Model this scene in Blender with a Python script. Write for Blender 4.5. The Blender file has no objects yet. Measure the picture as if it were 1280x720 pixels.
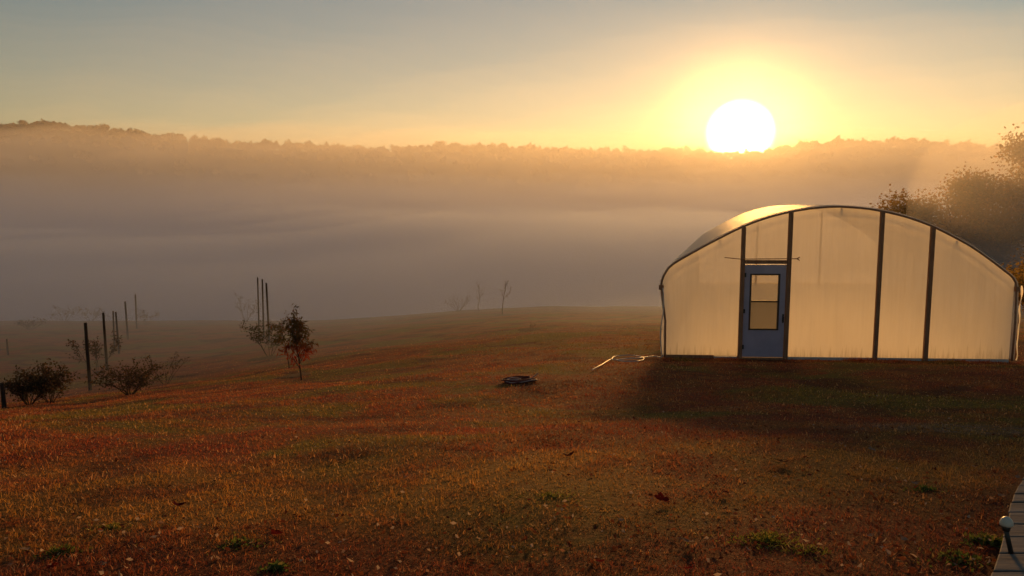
import bpy, math, random
import numpy as np
from mathutils import Vector

# ------------------------------------------------------------------ camera, sky, sun, exposure
scene = bpy.context.scene
COL = scene.collection
F_PX = 931.0
PITCH = math.atan(104.0 / F_PX)
cam_d = bpy.data.cameras.new('camera')
cam_d.sensor_width = 36.0
cam_d.lens = 36.0 * F_PX / 1280.0
cam_d.clip_start = 0.05
cam_d.clip_end = 20000.0
cam = bpy.data.objects.new('camera', cam_d)
COL.objects.link(cam)
cam.location = (0, 0, 0)
cam.rotation_euler = (math.pi / 2 - PITCH, 0, 0)
scene.camera = cam

SUN_AZ = math.radians(16.76)      # clockwise from +Y
SUN_EL = math.radians(5.08)
sun_dir = Vector((math.sin(SUN_AZ) * math.cos(SUN_EL), math.cos(SUN_AZ) * math.cos(SUN_EL), math.sin(SUN_EL)))

world = bpy.data.worlds.new('World')
scene.world = world
world.use_nodes = True
wn = world.node_tree
for n in list(wn.nodes):
    wn.nodes.remove(n)
w_out = wn.nodes.new('ShaderNodeOutputWorld')
w_bg = wn.nodes.new('ShaderNodeBackground')
w_sky = wn.nodes.new('ShaderNodeTexSky')
w_sky.sky_type = 'NISHITA'
w_sky.sun_disc = False
w_sky.sun_elevation = SUN_EL
w_sky.sun_rotation = SUN_AZ
w_sky.altitude = 200
w_sky.air_density = 1.15
w_sky.dust_density = 0.2
w_sky.ozone_density = 1.4
w_bg.inputs['Strength'].default_value = 0.05
wn.links.new(w_sky.outputs['Color'], w_bg.inputs['Color'])
# the sun's disc in the sky, widened with its glare painted in
w_tc = wn.nodes.new('ShaderNodeTexCoord')
w_dot = wn.nodes.new('ShaderNodeVectorMath'); w_dot.operation = 'DOT_PRODUCT'
w_dot.inputs[1].default_value = sun_dir
wn.links.new(w_tc.outputs['Generated'], w_dot.inputs[0])
w_map = wn.nodes.new('ShaderNodeMapRange')
w_map.interpolation_type = 'SMOOTHSTEP'
w_map.inputs['From Min'].default_value = math.cos(math.radians(2.6))
w_map.inputs['From Max'].default_value = math.cos(math.radians(0.5))
wn.links.new(w_dot.outputs['Value'], w_map.inputs['Value'])
w_bg2 = wn.nodes.new('ShaderNodeBackground')
w_bg2.inputs['Color'].default_value = (1.0, 0.82, 0.5, 1)
w_mul = wn.nodes.new('ShaderNodeMath'); w_mul.operation = 'MULTIPLY'
w_mul.inputs[1].default_value = 9.0
wn.links.new(w_map.outputs['Result'], w_mul.inputs[0])
wn.links.new(w_mul.outputs[0], w_bg2.inputs['Strength'])
w_add = wn.nodes.new('ShaderNodeAddShader')
wn.links.new(w_bg.outputs[0], w_add.inputs[0])
wn.links.new(w_bg2.outputs[0], w_add.inputs[1])
wn.links.new(w_add.outputs[0], w_out.inputs['Surface'])

sun_l = bpy.data.lights.new('sun', 'SUN')
sun_l.energy = 5.0
sun_l.angle = math.radians(9.0)
sun_l.color = (1.0, 0.47, 0.12)
sun_o = bpy.data.objects.new('sun', sun_l)
COL.objects.link(sun_o)
sun_o.rotation_euler = (-sun_dir).to_track_quat('-Z', 'Y').to_euler()

scene.view_settings.view_transform = 'Standard'
scene.view_settings.look = 'None'
scene.view_settings.exposure = 0.84
scene.view_settings.gamma = 1.0
scene.view_settings.use_curve_mapping = False
scene.render.engine = 'CYCLES'
cy = scene.cycles
cy.max_bounces = 10
cy.diffuse_bounces = 4
cy.transmission_bounces = 8
cy.volume_bounces = 5
cy.transparent_max_bounces = 32
cy.use_denoising = True
cy.sample_clamp_indirect = 4.0

HAZE_DENSITY = 0.00075
FOG_DENSITY = (0.010, 0.011, 0.012, 0.010)

# ------------------------------------------------------------------ helpers
rng = np.random.default_rng(7)


def sstep(a, b, x):
    t = np.clip((np.asarray(x, dtype=float) - a) / (b - a), 0, 1)
    return t * t * (3 - 2 * t)


def lerp(a, b, t):
    return a + (b - a) * t


RIDGE_PX = np.array([(-400, 150), (-150, 158), (0, 154), (60, 150), (110, 153), (160, 158), (200, 163), (260, 171), (320, 175), (380, 177),
                     (430, 179), (480, 181), (540, 178), (600, 177), (660, 180), (720, 183), (780, 185), (830, 183), (860, 182),
                     (885, 186), (950, 186), (985, 177), (1050, 172), (1100, 172), (1150, 172), (1200, 177), (1280, 178), (1500, 170), (1800, 176)], float)
RIDGE_Y = 650.0


def pix_dir(px, py):
    u = (px - 640.0) / F_PX
    v = (360.0 - py) / F_PX
    return np.array([u, math.cos(PITCH) + v * math.sin(PITCH), -math.sin(PITCH) + v * math.cos(PITCH)])


_rx = (RIDGE_PX[:, 0] - 640) / F_PX * RIDGE_Y
_rz = np.array([pix_dir(640, p[1])[2] / pix_dir(640, p[1])[1] for p in RIDGE_PX]) * RIDGE_Y


def ridge_h(x):
    return np.interp(x, _rx, _rz)


# the greenhouse stands on a level terrace
GH_Z = -3.31
GH_L = np.array([0.20749, 1.0]) * 16.05
GH_R = np.array([0.68405, 1.0]) * 15.63
GH_AZ = math.radians(16.53)
GH_LEN = 16.0
U2 = (GH_R - GH_L) / np.linalg.norm(GH_R - GH_L)
A2 = np.array([math.sin(GH_AZ), math.cos(GH_AZ)])
GH_W = float(np.linalg.norm(GH_R - GH_L))
_Minv = np.linalg.inv(np.array([U2, A2]).T)


def wav(x, y):
    return (0.5 * np.sin(0.9 * x + 1.3 * np.sin(0.5 * y)) + 0.5 * np.sin(1.1 * y + 0.8 * np.sin(0.7 * x + 2.0))
            + 0.35 * np.sin(2.3 * x + 1.7 * y) + 0.3 * np.sin(3.1 * y - 1.9 * x + 0.5))


def ground(x, y):
    x = np.asarray(x, float); y = np.asarray(y, float)
    near = -1.25 - 0.1285 * np.minimum(y, 16.0)
    near = near - 0.112 * np.clip(y - 16.0, 0, 38.0)
    # lawn drops away to the left
    near = near - 2.0 * sstep(4.0, -19.0, x) * sstep(-1, 23, y) * (1 - 0.4 * sstep(24, 50, y))
    # small bank in front of the camera
    near = near + 0.10 * sstep(2.0, 4.5, y) * (1 - sstep(5.2, 8.5, y + 0.12 * x))
    near = near + 0.03 * wav(x, y) * sstep(1, 4, y) + 0.05 * np.sin(0.33 * x + 0.8 * np.sin(0.21 * y)) * np.sin(0.45 * y + 0.9) * sstep(4, 9, y)
    # beyond the brow the field falls into the valley
    d = np.clip(y - 54.0, 0, None)
    fall = -0.112 * np.minimum(d, 8) - 0.30 * np.clip(d - 8, 0, 60)
    near = near + fall - 0.02 * np.clip(d - 68, 0, 200)
    # the opposite hillside
    t = sstep(230, RIDGE_Y, y)
    z = near * (1 - t) + (ridge_h(x * RIDGE_Y / np.maximum(y, 300.0)) - 9.0) * t
    z = z - sstep(RIDGE_Y, RIDGE_Y + 200, y) * 25
    # behind the camera the ground stays gently rising
    z = np.where(y < 0, -1.25 - 0.02 * y, z)
    # terrace
    q0 = x - GH_L[0]; q1 = y - GH_L[1]
    u = _Minv[0, 0] * q0 + _Minv[0, 1] * q1
    a = _Minv[1, 0] * q0 + _Minv[1, 1] * q1
    du = np.maximum(np.maximum((-0.06 - u) / 0.4, (u - GH_W - 1.0) / 1.3), 0)
    da = np.maximum(np.maximum(-0.5 - a, a - GH_LEN - 1.0), 0) / 1.5
    m = 1 - sstep(0, 1, np.sqrt(du * du + da * da))
    return z * (1 - m) + (GH_Z - 0.015 + 0.012 * wav(x * 1.7, y * 1.7)) * m


def on_ground(px, py, dmin=2.0):
    d = pix_dir(px, py)
    prev = None
    for s in np.arange(dmin, 160.0, 0.1):
        p = d * s / d[1]
        g = float(ground(p[0], p[1]))
        if p[2] < g:
            lo, hi = s - 0.1, s
            for _ in range(20):
                mid = 0.5 * (lo + hi)
                p = d * mid / d[1]
                if p[2] < float(ground(p[0], p[1])):
                    hi = mid
                else:
                    lo = mid
            p = d * hi / d[1]
            return Vector((p[0], p[1], float(ground(p[0], p[1]))))
    x = d[0] / d[1] * 60.0                # beyond the brow: stand on the brow itself
    return Vector((x, 60.0, float(ground(x, 60.0))))


def put(x, y, dz=0.0):
    return Vector((x, y, float(ground(x, y)) + dz))


class MB:
    def __init__(self):
        self.v = []; self.f = []

    def box(self, lo, hi, fr=None):
        b = len(self.v)
        for z in (lo[2], hi[2]):
            for x, y in ((lo[0], lo[1]), (hi[0], lo[1]), (hi[0], hi[1]), (lo[0], hi[1])):
                p = (x, y, z)
                self.v.append(tuple(fr(p)) if fr else p)
        for q in ((0, 3, 2, 1), (4, 5, 6, 7), (0, 1, 5, 4), (1, 2, 6, 5), (2, 3, 7, 6), (3, 0, 4, 7)):
            self.f.append(tuple(b + i for i in q))

    def tube(self, pts, r, n=6, cap=True):
        pts = [Vector(p) for p in pts]
        rs = r if isinstance(r, (list, tuple)) else [r] * len(pts)
        b = len(self.v)
        nrm = None
        for i, p in enumerate(pts):
            t = (pts[min(i + 1, len(pts) - 1)] - pts[max(i - 1, 0)])
            if t.length < 1e-9:
                t = Vector((0, 0, 1))
            t.normalize()
            if nrm is None:
                nrm = t.orthogonal().normalized()
            nrm = (nrm - t * nrm.dot(t))
            if nrm.length < 1e-6:
                nrm = t.orthogonal()
            nrm.normalize()
            bi = t.cross(nrm)
            for k in range(n):
                a = 2 * math.pi * k / n
                self.v.append(tuple(p + (nrm * math.cos(a) + bi * math.sin(a)) * rs[i]))
        for i in range(len(pts) - 1):
            for k in range(n):
                k2 = (k + 1) % n
                self.f.append((b + i * n + k, b + i * n + k2, b + (i + 1) * n + k2, b + (i + 1) * n + k))
        if cap:
            self.f.append(tuple(b + k for k in reversed(range(n))))
            self.f.append(tuple(b + (len(pts) - 1) * n + k for k in range(n)))

    def grid(self, rows):
        b = len(self.v)
        m = len(rows[0])
        for r in rows:
            self.v.extend(tuple(p) for p in r)
        for i in range(len(rows) - 1):
            for j in range(m - 1):
                self.f.append((b + i * m + j, b + i * m + j + 1, b + (i + 1) * m + j + 1, b + (i + 1) * m + j))

    def build(self, name, mat, parent=None, loc=(0, 0, 0), smooth=False):
        me = bpy.data.meshes.new(name)
        l = Vector(loc)
        me.from_pydata([(v[0] - l.x, v[1] - l.y, v[2] - l.z) for v in self.v], [], self.f)
        me.materials.append(mat)
        if smooth:
            me.polygons.foreach_set('use_smooth', [True] * len(me.polygons))
        me.update()
        o = bpy.data.objects.new(name, me)
        COL.objects.link(o)
        if parent is not None:
            o.parent = parent
        else:
            o.location = l
        return o


def np_mesh(name, verts, faces, mat, attrs=None, smooth=False):
    """verts (n,3), faces (m,3|4)."""
    me = bpy.data.meshes.new(name)
    k = faces.shape[1]
    me.vertices.add(len(verts)); me.vertices.foreach_set('co', np.ascontiguousarray(verts, dtype=np.float32).ravel())
    me.loops.add(faces.size); me.loops.foreach_set('vertex_index', np.ascontiguousarray(faces, dtype=np.int32).ravel())
    me.polygons.add(len(faces))
    me.polygons.foreach_set('loop_start', np.arange(0, faces.size, k, dtype=np.int32))
    if smooth:
        me.polygons.foreach_set('use_smooth', np.ones(len(faces), dtype=bool))
    me.update(calc_edges=True)
    me.validate()
    for an, av in (attrs or {}).items():
        at = me.attributes.new(an, 'FLOAT', 'POINT')
        at.data.foreach_set('value', np.ascontiguousarray(av, dtype=np.float32))
    me.materials.append(mat)
    return me


def link_mesh(name, me, parent=None, loc=None):
    o = bpy.data.objects.new(name, me)
    COL.objects.link(o)
    if parent is not None:
        o.parent = parent
    if loc is not None:
        o.location = loc
    return o


def tag(o, label=None, cat=None, group=None, kind=None):
    if label: o['label'] = label
    if cat: o['category'] = cat
    if group: o['group'] = group
    if kind: o['kind'] = kind
    return o


def thing(name, loc, label, cat, group=None):
    o = bpy.data.objects.new(name, None)
    o.empty_display_size = 0.2
    COL.objects.link(o)
    o.location = loc
    return tag(o, label, cat, group)


# ------------------------------------------------------------------ materials
def new_mat(name):
    m = bpy.data.materials.new(name)
    m.use_nodes = True
    nt = m.node_tree
    for n in list(nt.nodes):
        nt.nodes.remove(n)
    out = nt.nodes.new('ShaderNodeOutputMaterial')
    return m, nt, out


def N(nt, typ, **kw):
    n = nt.nodes.new(typ)
    for k, v in kw.items():
        setattr(n, k, v)
    return n


def noise(nt, vec, scale, detail=3.0, rough=0.55, dist=0.0):
    n = N(nt, 'ShaderNodeTexNoise')
    n.inputs['Scale'].default_value = scale
    n.inputs['Detail'].default_value = detail
    n.inputs['Roughness'].default_value = rough
    n.inputs['Distortion'].default_value = dist
    if vec is not None:
        nt.links.new(vec, n.inputs['Vector'])
    return n.outputs['Fac']


def mapr(nt, val, a, b, c=0.0, d=1.0):
    n = N(nt, 'ShaderNodeMapRange')
    n.interpolation_type = 'SMOOTHSTEP'
    n.inputs['From Min'].default_value = a
    n.inputs['From Max'].default_value = b
    n.inputs['To Min'].default_value = c
    n.inputs['To Max'].default_value = d
    nt.links.new(val, n.inputs['Value'])
    return n.outputs['Result']


def mixc(nt, fac, a, b, typ='MIX'):
    n = N(nt, 'ShaderNodeMix', data_type='RGBA', blend_type=typ)
    for idx, v in ((0, fac), (6, a), (7, b)):
        if isinstance(v, (int, float)):
            n.inputs[idx].default_value = v
        elif isinstance(v, tuple):
            n.inputs[idx].default_value = (*v, 1) if len(v) == 3 else v
        else:
            nt.links.new(v, n.inputs[idx])
    return n.outputs[2]


def mth(nt, op, a, b):
    n = N(nt, 'ShaderNodeMath', operation=op)
    for i, v in enumerate((a, b)):
        if isinstance(v, (int, float)):
            n.inputs[i].default_value = v
        else:
            nt.links.new(v, n.inputs[i])
    return n.outputs[0]


def pos(nt, scale=(1, 1, 1)):
    g = N(nt, 'ShaderNodeNewGeometry')
    mp = N(nt, 'ShaderNodeMapping')
    mp.inputs['Scale'].default_value = scale
    nt.links.new(g.outputs['Position'], mp.inputs['Vector'])
    return mp.outputs['Vector']


def objpos(nt, scale=(1, 1, 1)):
    g = N(nt, 'ShaderNodeTexCoord')
    mp = N(nt, 'ShaderNodeMapping')
    mp.inputs['Scale'].default_value = scale
    nt.links.new(g.outputs['Object'], mp.inputs['Vector'])
    return mp.outputs['Vector']


def basic(name, c1, c2, scale=8.0, rough=0.7, bump=0.3, stretch=(1, 1, 1), metallic=0.0, bscale=None, bdist=0.01):
    m, nt, out = new_mat(name)
    v = objpos(nt, stretch)
    f = noise(nt, v, scale, 5, 0.6)
    c = mixc(nt, mapr(nt, f, 0.3, 0.7), c1, c2)
    p = N(nt, 'ShaderNodeBsdfPrincipled')
    nt.links.new(c, p.inputs['Base Color'])
    p.inputs['Roughness'].default_value = rough
    p.inputs['Metallic'].default_value = metallic
    p.inputs['Specular IOR Level'].default_value = 0.5 if rough < 0.65 else 0.12
    if bump:
        b = N(nt, 'ShaderNodeBump')
        b.inputs['Strength'].default_value = bump
        b.inputs['Distance'].default_value = bdist
        nt.links.new(noise(nt, v, bscale or scale * 3, 4, 0.6), b.inputs['Height'])
        nt.links.new(b.outputs[0], p.inputs['Normal'])
    nt.links.new(p.outputs[0], out.inputs['Surface'])
    return m


def lawn_colour(nt):
    """Patchy autumn lawn: rust brown, ochre straw, some green, dark thatch, one pale bare streak."""
    p1 = pos(nt, (0.7, 0.8, 0))
    p2 = pos(nt, (1, 1, 0))
    big = noise(nt, p1, 0.42, 4, 0.6, 0.6)
    mid = noise(nt, p1, 1.9, 4, 0.6, 0.4)
    fine = noise(nt, p2, 9.0, 4, 0.65)
    c = mixc(nt, mapr(nt, mid, 0.40, 0.60), RUST, OCHRE)
    c = mixc(nt, mth(nt, 'MULTIPLY', mapr(nt, big, 0.47, 0.60), mapr(nt, fine, 0.3, 0.6, 0.5, 1.0)), c, GREEN)
    c = mixc(nt, mth(nt, 'MULTIPLY', mapr(nt, fine, 0.52, 0.72), 0.75), c, THATCH)
    lo = noise(nt, p1, 0.9, 3, 0.5, 0.8)
    c = mixc(nt, mapr(nt, lo, 0.52, 0.66, 0, 0.85), c, THATCH)
    # lighter, yellower strip along the top of the near bank; matted dark red litter nearest
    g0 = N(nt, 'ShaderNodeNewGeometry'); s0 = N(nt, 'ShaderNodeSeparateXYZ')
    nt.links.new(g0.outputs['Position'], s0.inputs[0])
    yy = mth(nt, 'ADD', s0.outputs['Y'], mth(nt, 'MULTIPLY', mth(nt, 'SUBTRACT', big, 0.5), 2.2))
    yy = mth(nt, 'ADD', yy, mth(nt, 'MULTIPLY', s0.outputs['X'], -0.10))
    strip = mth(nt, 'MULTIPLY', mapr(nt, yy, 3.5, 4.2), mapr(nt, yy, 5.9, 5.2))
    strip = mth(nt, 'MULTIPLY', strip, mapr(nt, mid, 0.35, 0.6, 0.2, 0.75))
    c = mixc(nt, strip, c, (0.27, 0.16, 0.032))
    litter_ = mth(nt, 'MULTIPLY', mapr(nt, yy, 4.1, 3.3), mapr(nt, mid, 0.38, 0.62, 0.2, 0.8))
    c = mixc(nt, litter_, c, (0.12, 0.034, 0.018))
    # bare pale streak by the path
    g = N(nt, 'ShaderNodeNewGeometry')
    s = N(nt, 'ShaderNodeSeparateXYZ')
    nt.links.new(g.outputs['Position'], s.inputs[0])
    ex = mth(nt, 'MULTIPLY', mth(nt, 'SUBTRACT', s.outputs['X'], 4.3), 0.75)
    ey = mth(nt, 'MULTIPLY', mth(nt, 'SUBTRACT', s.outputs['Y'], 6.9), 2.2)
    r = mth(nt, 'ADD', mth(nt, 'MULTIPLY', ex, ex), mth(nt, 'MULTIPLY', ey, ey))
    bare = mth(nt, 'MULTIPLY', mapr(nt, r, 1.2, 0.2), mapr(nt, fine, 0.42, 0.6))
    c = mixc(nt, mth(nt, 'MULTIPLY', bare, 0.8), c, (0.16, 0.12, 0.10))
    return c, fine


RUST = (0.20, 0.050, 0.019)
OCHRE = (0.235, 0.088, 0.024)
GREEN = (0.125, 0.115, 0.020)
THATCH = (0.085, 0.030, 0.015)

# terrain
M_lawn, nt, out = new_mat('lawn')
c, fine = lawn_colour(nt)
p = N(nt, 'ShaderNodeBsdfPrincipled')
p.inputs['Roughness'].default_value = 0.95
p.inputs['Specular IOR Level'].default_value = 0.1
# the far hillside is woodland floor, not lawn
g = N(nt, 'ShaderNodeNewGeometry'); s = N(nt, 'ShaderNodeSeparateXYZ')
nt.links.new(g.outputs['Position'], s.inputs[0])
c = mixc(nt, 1.0, c, (0.90, 0.80, 0.80), 'MULTIPLY')
c = mixc(nt, mapr(nt, s.outputs['Y'], 90, 140), c, (0.05, 0.045, 0.02))
nt.links.new(c, p.inputs['Base Color'])
b = N(nt, 'ShaderNodeBump'); b.inputs['Strength'].default_value = 0.9; b.inputs['Distance'].default_value = 0.05
bh = noise(nt, pos(nt, (1, 1.2, 1)), 22.0, 6, 0.7)
nt.links.new(bh, b.inputs['Height'])
nt.links.new(b.outputs[0], p.inputs['Normal'])
nt.links.new(p.outputs[0], out.inputs['Surface'])

# grass blades
M_grass, nt, out = new_mat('grass_blade')
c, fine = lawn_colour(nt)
at = N(nt, 'ShaderNodeAttribute', attribute_name='rnd')
c = mixc(nt, mapr(nt, at.outputs['Fac'], 0.0, 0.35, 0.55, 0.0), c, (0.09, 0.045, 0.014))
c = mixc(nt, mapr(nt, at.outputs['Fac'], 0.80, 0.97, 0.0, 0.75), c, (0.42, 0.25, 0.10))
c = mixc(nt, 1.0, c, (2.15, 1.85, 1.65), 'MULTIPLY')
d1 = N(nt, 'ShaderNodeBsdfDiffuse'); d2 = N(nt, 'ShaderNodeBsdfTranslucent'); mx = N(nt, 'ShaderNodeMixShader')
gl = N(nt, 'ShaderNodeBsdfGlossy'); gl.inputs['Roughness'].default_value = 0.45; gl.inputs['Color'].default_value = (0.8, 0.8, 0.8, 1)
mg = N(nt, 'ShaderNodeMixShader'); mg.inputs[0].default_value = 0.03
nt.links.new(c, d1.inputs[0]); nt.links.new(c, d2.inputs[0])
mx.inputs[0].default_value = 0.42
nt.links.new(d1.outputs[0], mx.inputs[1]); nt.links.new(d2.outputs[0], mx.inputs[2])
nt.links.new(mx.outputs[0], mg.inputs[1]); nt.links.new(gl.outputs[0], mg.inputs[2])
nt.links.new(mg.outputs[0], out.inputs['Surface'])


def leaf_mat(name, dark, lite, third=None, gradient=None, transl=0.35):
    """Leaf with per-leaf colour variety (attribute rnd) and an optional second colour below a height (attribute hgt)."""
    m, nt, out = new_mat(name)
    at = N(nt, 'ShaderNodeAttribute', attribute_name='rnd')
    c = mixc(nt, at.outputs['Fac'], dark, lite)
    if third:
        c = mixc(nt, mapr(nt, at.outputs['Fac'], 0.82, 0.9), c, third)
    if gradient:
        ah = N(nt, 'ShaderNodeAttribute', attribute_name='hgt')
        c2 = mixc(nt, at.outputs['Fac'], gradient[0], gradient[1])
        c = mixc(nt, mapr(nt, ah.outputs['Fac'], gradient[2], gradient[3], 1, 0), c, c2)
    d1 = N(nt, 'ShaderNodeBsdfDiffuse'); d2 = N(nt, 'ShaderNodeBsdfTranslucent'); mx = N(nt, 'ShaderNodeMixShader')
    nt.links.new(c, d1.inputs[0]); nt.links.new(c, d2.inputs[0])
    mx.inputs[0].default_value = transl
    nt.links.new(d1.outputs[0], mx.inputs[1]); nt.links.new(d2.outputs[0], mx.inputs[2])
    nt.links.new(mx.outputs[0], out.inputs['Surface'])
    return m


def film_mat(name, transparent, white=0.97, streaks=True):
    m, nt, out = new_mat(name)
    v = objpos(nt, (3.0, 3.0, 0.18))
    st = noise(nt, v, 6.0, 5, 0.65)
    bl = noise(nt, objpos(nt, (1, 1, 1)), 0.9, 4, 0.5)
    c = mixc(nt, mapr(nt, st, 0.35, 0.75, 0, 0.24 if streaks else 0.1), (white, white * 0.96, white * 0.86), (white * 0.78, white * 0.73, white * 0.62))
    c = mixc(nt, mapr(nt, bl, 0.4, 0.75, 0, 0.35), c, (white * 0.87, white * 0.81, white * 0.69))
    if streaks:
        tc = N(nt, 'ShaderNodeTexCoord'); sp = N(nt, 'ShaderNodeSeparateXYZ')
        nt.links.new(tc.outputs['Object'], sp.inputs[0])
        lo = mth(nt, 'ADD', sp.outputs['Z'], mth(nt, 'MULTIPLY', mth(nt, 'SUBTRACT', st, 0.5), 1.3))
        c = mixc(nt, mapr(nt, lo, 0.26, -0.15, 0, 0.45), c, (0.30, 0.26, 0.14))
    d1 = N(nt, 'ShaderNodeBsdfDiffuse'); d2 = N(nt, 'ShaderNodeBsdfTranslucent'); mx = N(nt, 'ShaderNodeMixShader')
    nt.links.new(c, d1.inputs[0]); nt.links.new(c, d2.inputs[0])
    mx.inputs[0].default_value = 0.92
    nt.links.new(d1.outputs[0], mx.inputs[1]); nt.links.new(d2.outputs[0], mx.inputs[2])
    tr = N(nt, 'ShaderNodeBsdfTransparent'); tr.inputs[0].default_value = (0.95, 0.93, 0.88, 1)
    m2 = N(nt, 'ShaderNodeMixShader'); m2.inputs[0].default_value = transparent
    nt.links.new(mx.outputs[0], m2.inputs[1]); nt.links.new(tr.outputs[0], m2.inputs[2])
    gl = N(nt, 'ShaderNodeBsdfGlossy'); gl.inputs['Roughness'].default_value = 0.38
    fr = N(nt, 'ShaderNodeFresnel'); fr.inputs['IOR'].default_value = 1.45
    b = N(nt, 'ShaderNodeBump'); b.inputs['Strength'].default_value = 0.6; b.inputs['Distance'].default_value = 0.03
    nt.links.new(noise(nt, objpos(nt, (2.0, 2.0, 0.6)), 3.0, 3, 0.5), b.inputs['Height'])
    for q in (gl, d1, fr):
        nt.links.new(b.outputs[0], q.inputs['Normal'])
    m3 = N(nt, 'ShaderNodeMixShader')
    nt.links.new(mth(nt, 'MULTIPLY', fr.outputs[0], 0.30), m3.inputs[0])
    nt.links.new(m2.outputs[0], m3.inputs[1]); nt.links.new(gl.outputs[0], m3.inputs[2])
    nt.links.new(m3.outputs[0], out.inputs['Surface'])
    return m


M_film = film_mat('roof_film', 0.64, streaks=False)
M_rear = film_mat('rear_film', 0.68, streaks=False)
M_panel = film_mat('end_film', 0.19)
M_wood = basic('weathered_timber', (0.36, 0.18, 0.10), (0.24, 0.115, 0.065), 5, 0.8, 0.5, (6, 6, 0.7))
M_hoop = basic('rusty_hoop', (0.34, 0.18, 0.11), (0.22, 0.115, 0.07), 9, 0.6, 0.2)
M_door = basic('lavender_door_paint', (0.42, 0.35, 0.45), (0.36, 0.30, 0.385), 3, 0.5, 0.08)
M_dframe = basic('dark_window_frame', (0.045, 0.028, 0.022), (0.07, 0.04, 0.03), 10, 0.5, 0.1)
M_handle = basic('black_handle', (0.02, 0.018, 0.018), (0.03, 0.027, 0.026), 20, 0.4, 0.1)
M_screen = film_mat('insect_screen', 0.30, white=0.40, streaks=False)
M_glass = film_mat('frosted_glass', 0.72, white=0.8, streaks=False)
M_post = basic('fence_post_wood', (0.060, 0.040, 0.030), (0.030, 0.020, 0.016), 6, 0.9, 0.6, (8, 8, 0.8))
M_bark = basic('bark', (0.045, 0.032, 0.024), (0.025, 0.018, 0.014), 12, 0.9, 0.6, (4, 4, 1))
M_barkred = basic('young_bark', (0.06, 0.028, 0.022), (0.03, 0.016, 0.014), 14, 0.8, 0.4, (4, 4, 1))
M_hosec = basic('faded_hose', (0.46, 0.34, 0.32), (0.34, 0.24, 0.22), 6, 0.7, 0.1)
M_hosew = basic('pale_hose', (0.55, 0.52, 0.48), (0.42, 0.39, 0.35), 6, 0.5, 0.1)
M_hoser = basic('maroon_hose', (0.16, 0.040, 0.034), (0.10, 0.026, 0.024), 6, 0.7, 0.1)
M_soil = basic('mulch', (0.075, 0.038, 0.018), (0.12, 0.058, 0.024), 20, 0.95, 0.9, bdist=0.03)
M_deck = basic('grey_deck_board', (0.21, 0.185, 0.165), (0.13, 0.11, 0.098), 3, 0.75, 0.5, (0.7, 7, 7), bdist=0.006)
M_cap = basic('cream_lamp_cap', (0.62, 0.58, 0.50), (0.48, 0.44, 0.36), 9, 0.4, 0.1)
M_black = basic('black_plastic', (0.012, 0.011, 0.011), (0.022, 0.020, 0.02), 14, 0.5, 0.1)

# ------------------------------------------------------------------ ground
def axis(lo, hi, near, mid, nlo, nhi):
    t = np.linspace(-1, 1, nlo + nhi + 1)
    k = 6.2
    s = np.sinh(k * t) / np.sinh(k)
    return np.unique(np.where(s < 0, mid + s * (mid - lo), mid + s * (hi - mid)))


def sinh_axis(L, n, k):
    t = np.linspace(0, 1, n)
    return L * np.sinh(k * t) / np.sinh(k)


xa = sinh_axis(700, 150, 6.8)
xs = np.concatenate([-xa[:0:-1], xa])
ys = np.concatenate([-sinh_axis(60, 14, 4.0)[:0:-1], sinh_axis(900, 300, 6.6)])
X, Y = np.meshgrid(xs, ys)
Z = ground(X, Y)
nx, ny = len(xs), len(ys)
idx = np.arange(nx * ny).reshape(ny, nx)
faces = np.stack([idx[:-1, :-1], idx[:-1, 1:], idx[1:, 1:], idx[1:, :-1]], -1).reshape(-1, 4)
me = np_mesh('ground', np.stack([X, Y, Z], -1).reshape(-1, 3), faces, M_lawn, smooth=True)
tag(link_mesh('ground', me), 'sloping autumn lawn falling into the valley and rising to a far ridge', None, kind='structure')

# ------------------------------------------------------------------ haze and valley fog
def volume_mat(name, parts):
    m, nt, out = new_mat(name)
    prev = None
    for colr, dens, aniso in parts:
        v = N(nt, 'ShaderNodeVolumePrincipled')
        v.inputs['Color'].default_value = (*colr, 1)
        v.inputs['Density'].default_value = dens
        v.inputs['Anisotropy'].default_value = aniso
        if prev is None:
            prev = v.outputs[0]
        else:
            a = N(nt, 'ShaderNodeAddShader')
            nt.links.new(prev, a.inputs[0]); nt.links.new(v.outputs[0], a.inputs[1])
            prev = a.outputs[0]
    nt.links.new(prev, out.inputs['Volume'])
    return m


M_haze = volume_mat('haze', [((0.95, 0.93, 0.90), 0.000012, 0.96), ((0.95, 0.93, 0.90), 0.00012, 0.4)])
mb = MB()
mb.box((-760, -110, -75), (760, 960, 84))
tag(mb.build('haze', M_haze), 'pale morning haze filling the air over lawn and valley', kind='stuff')


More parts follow.
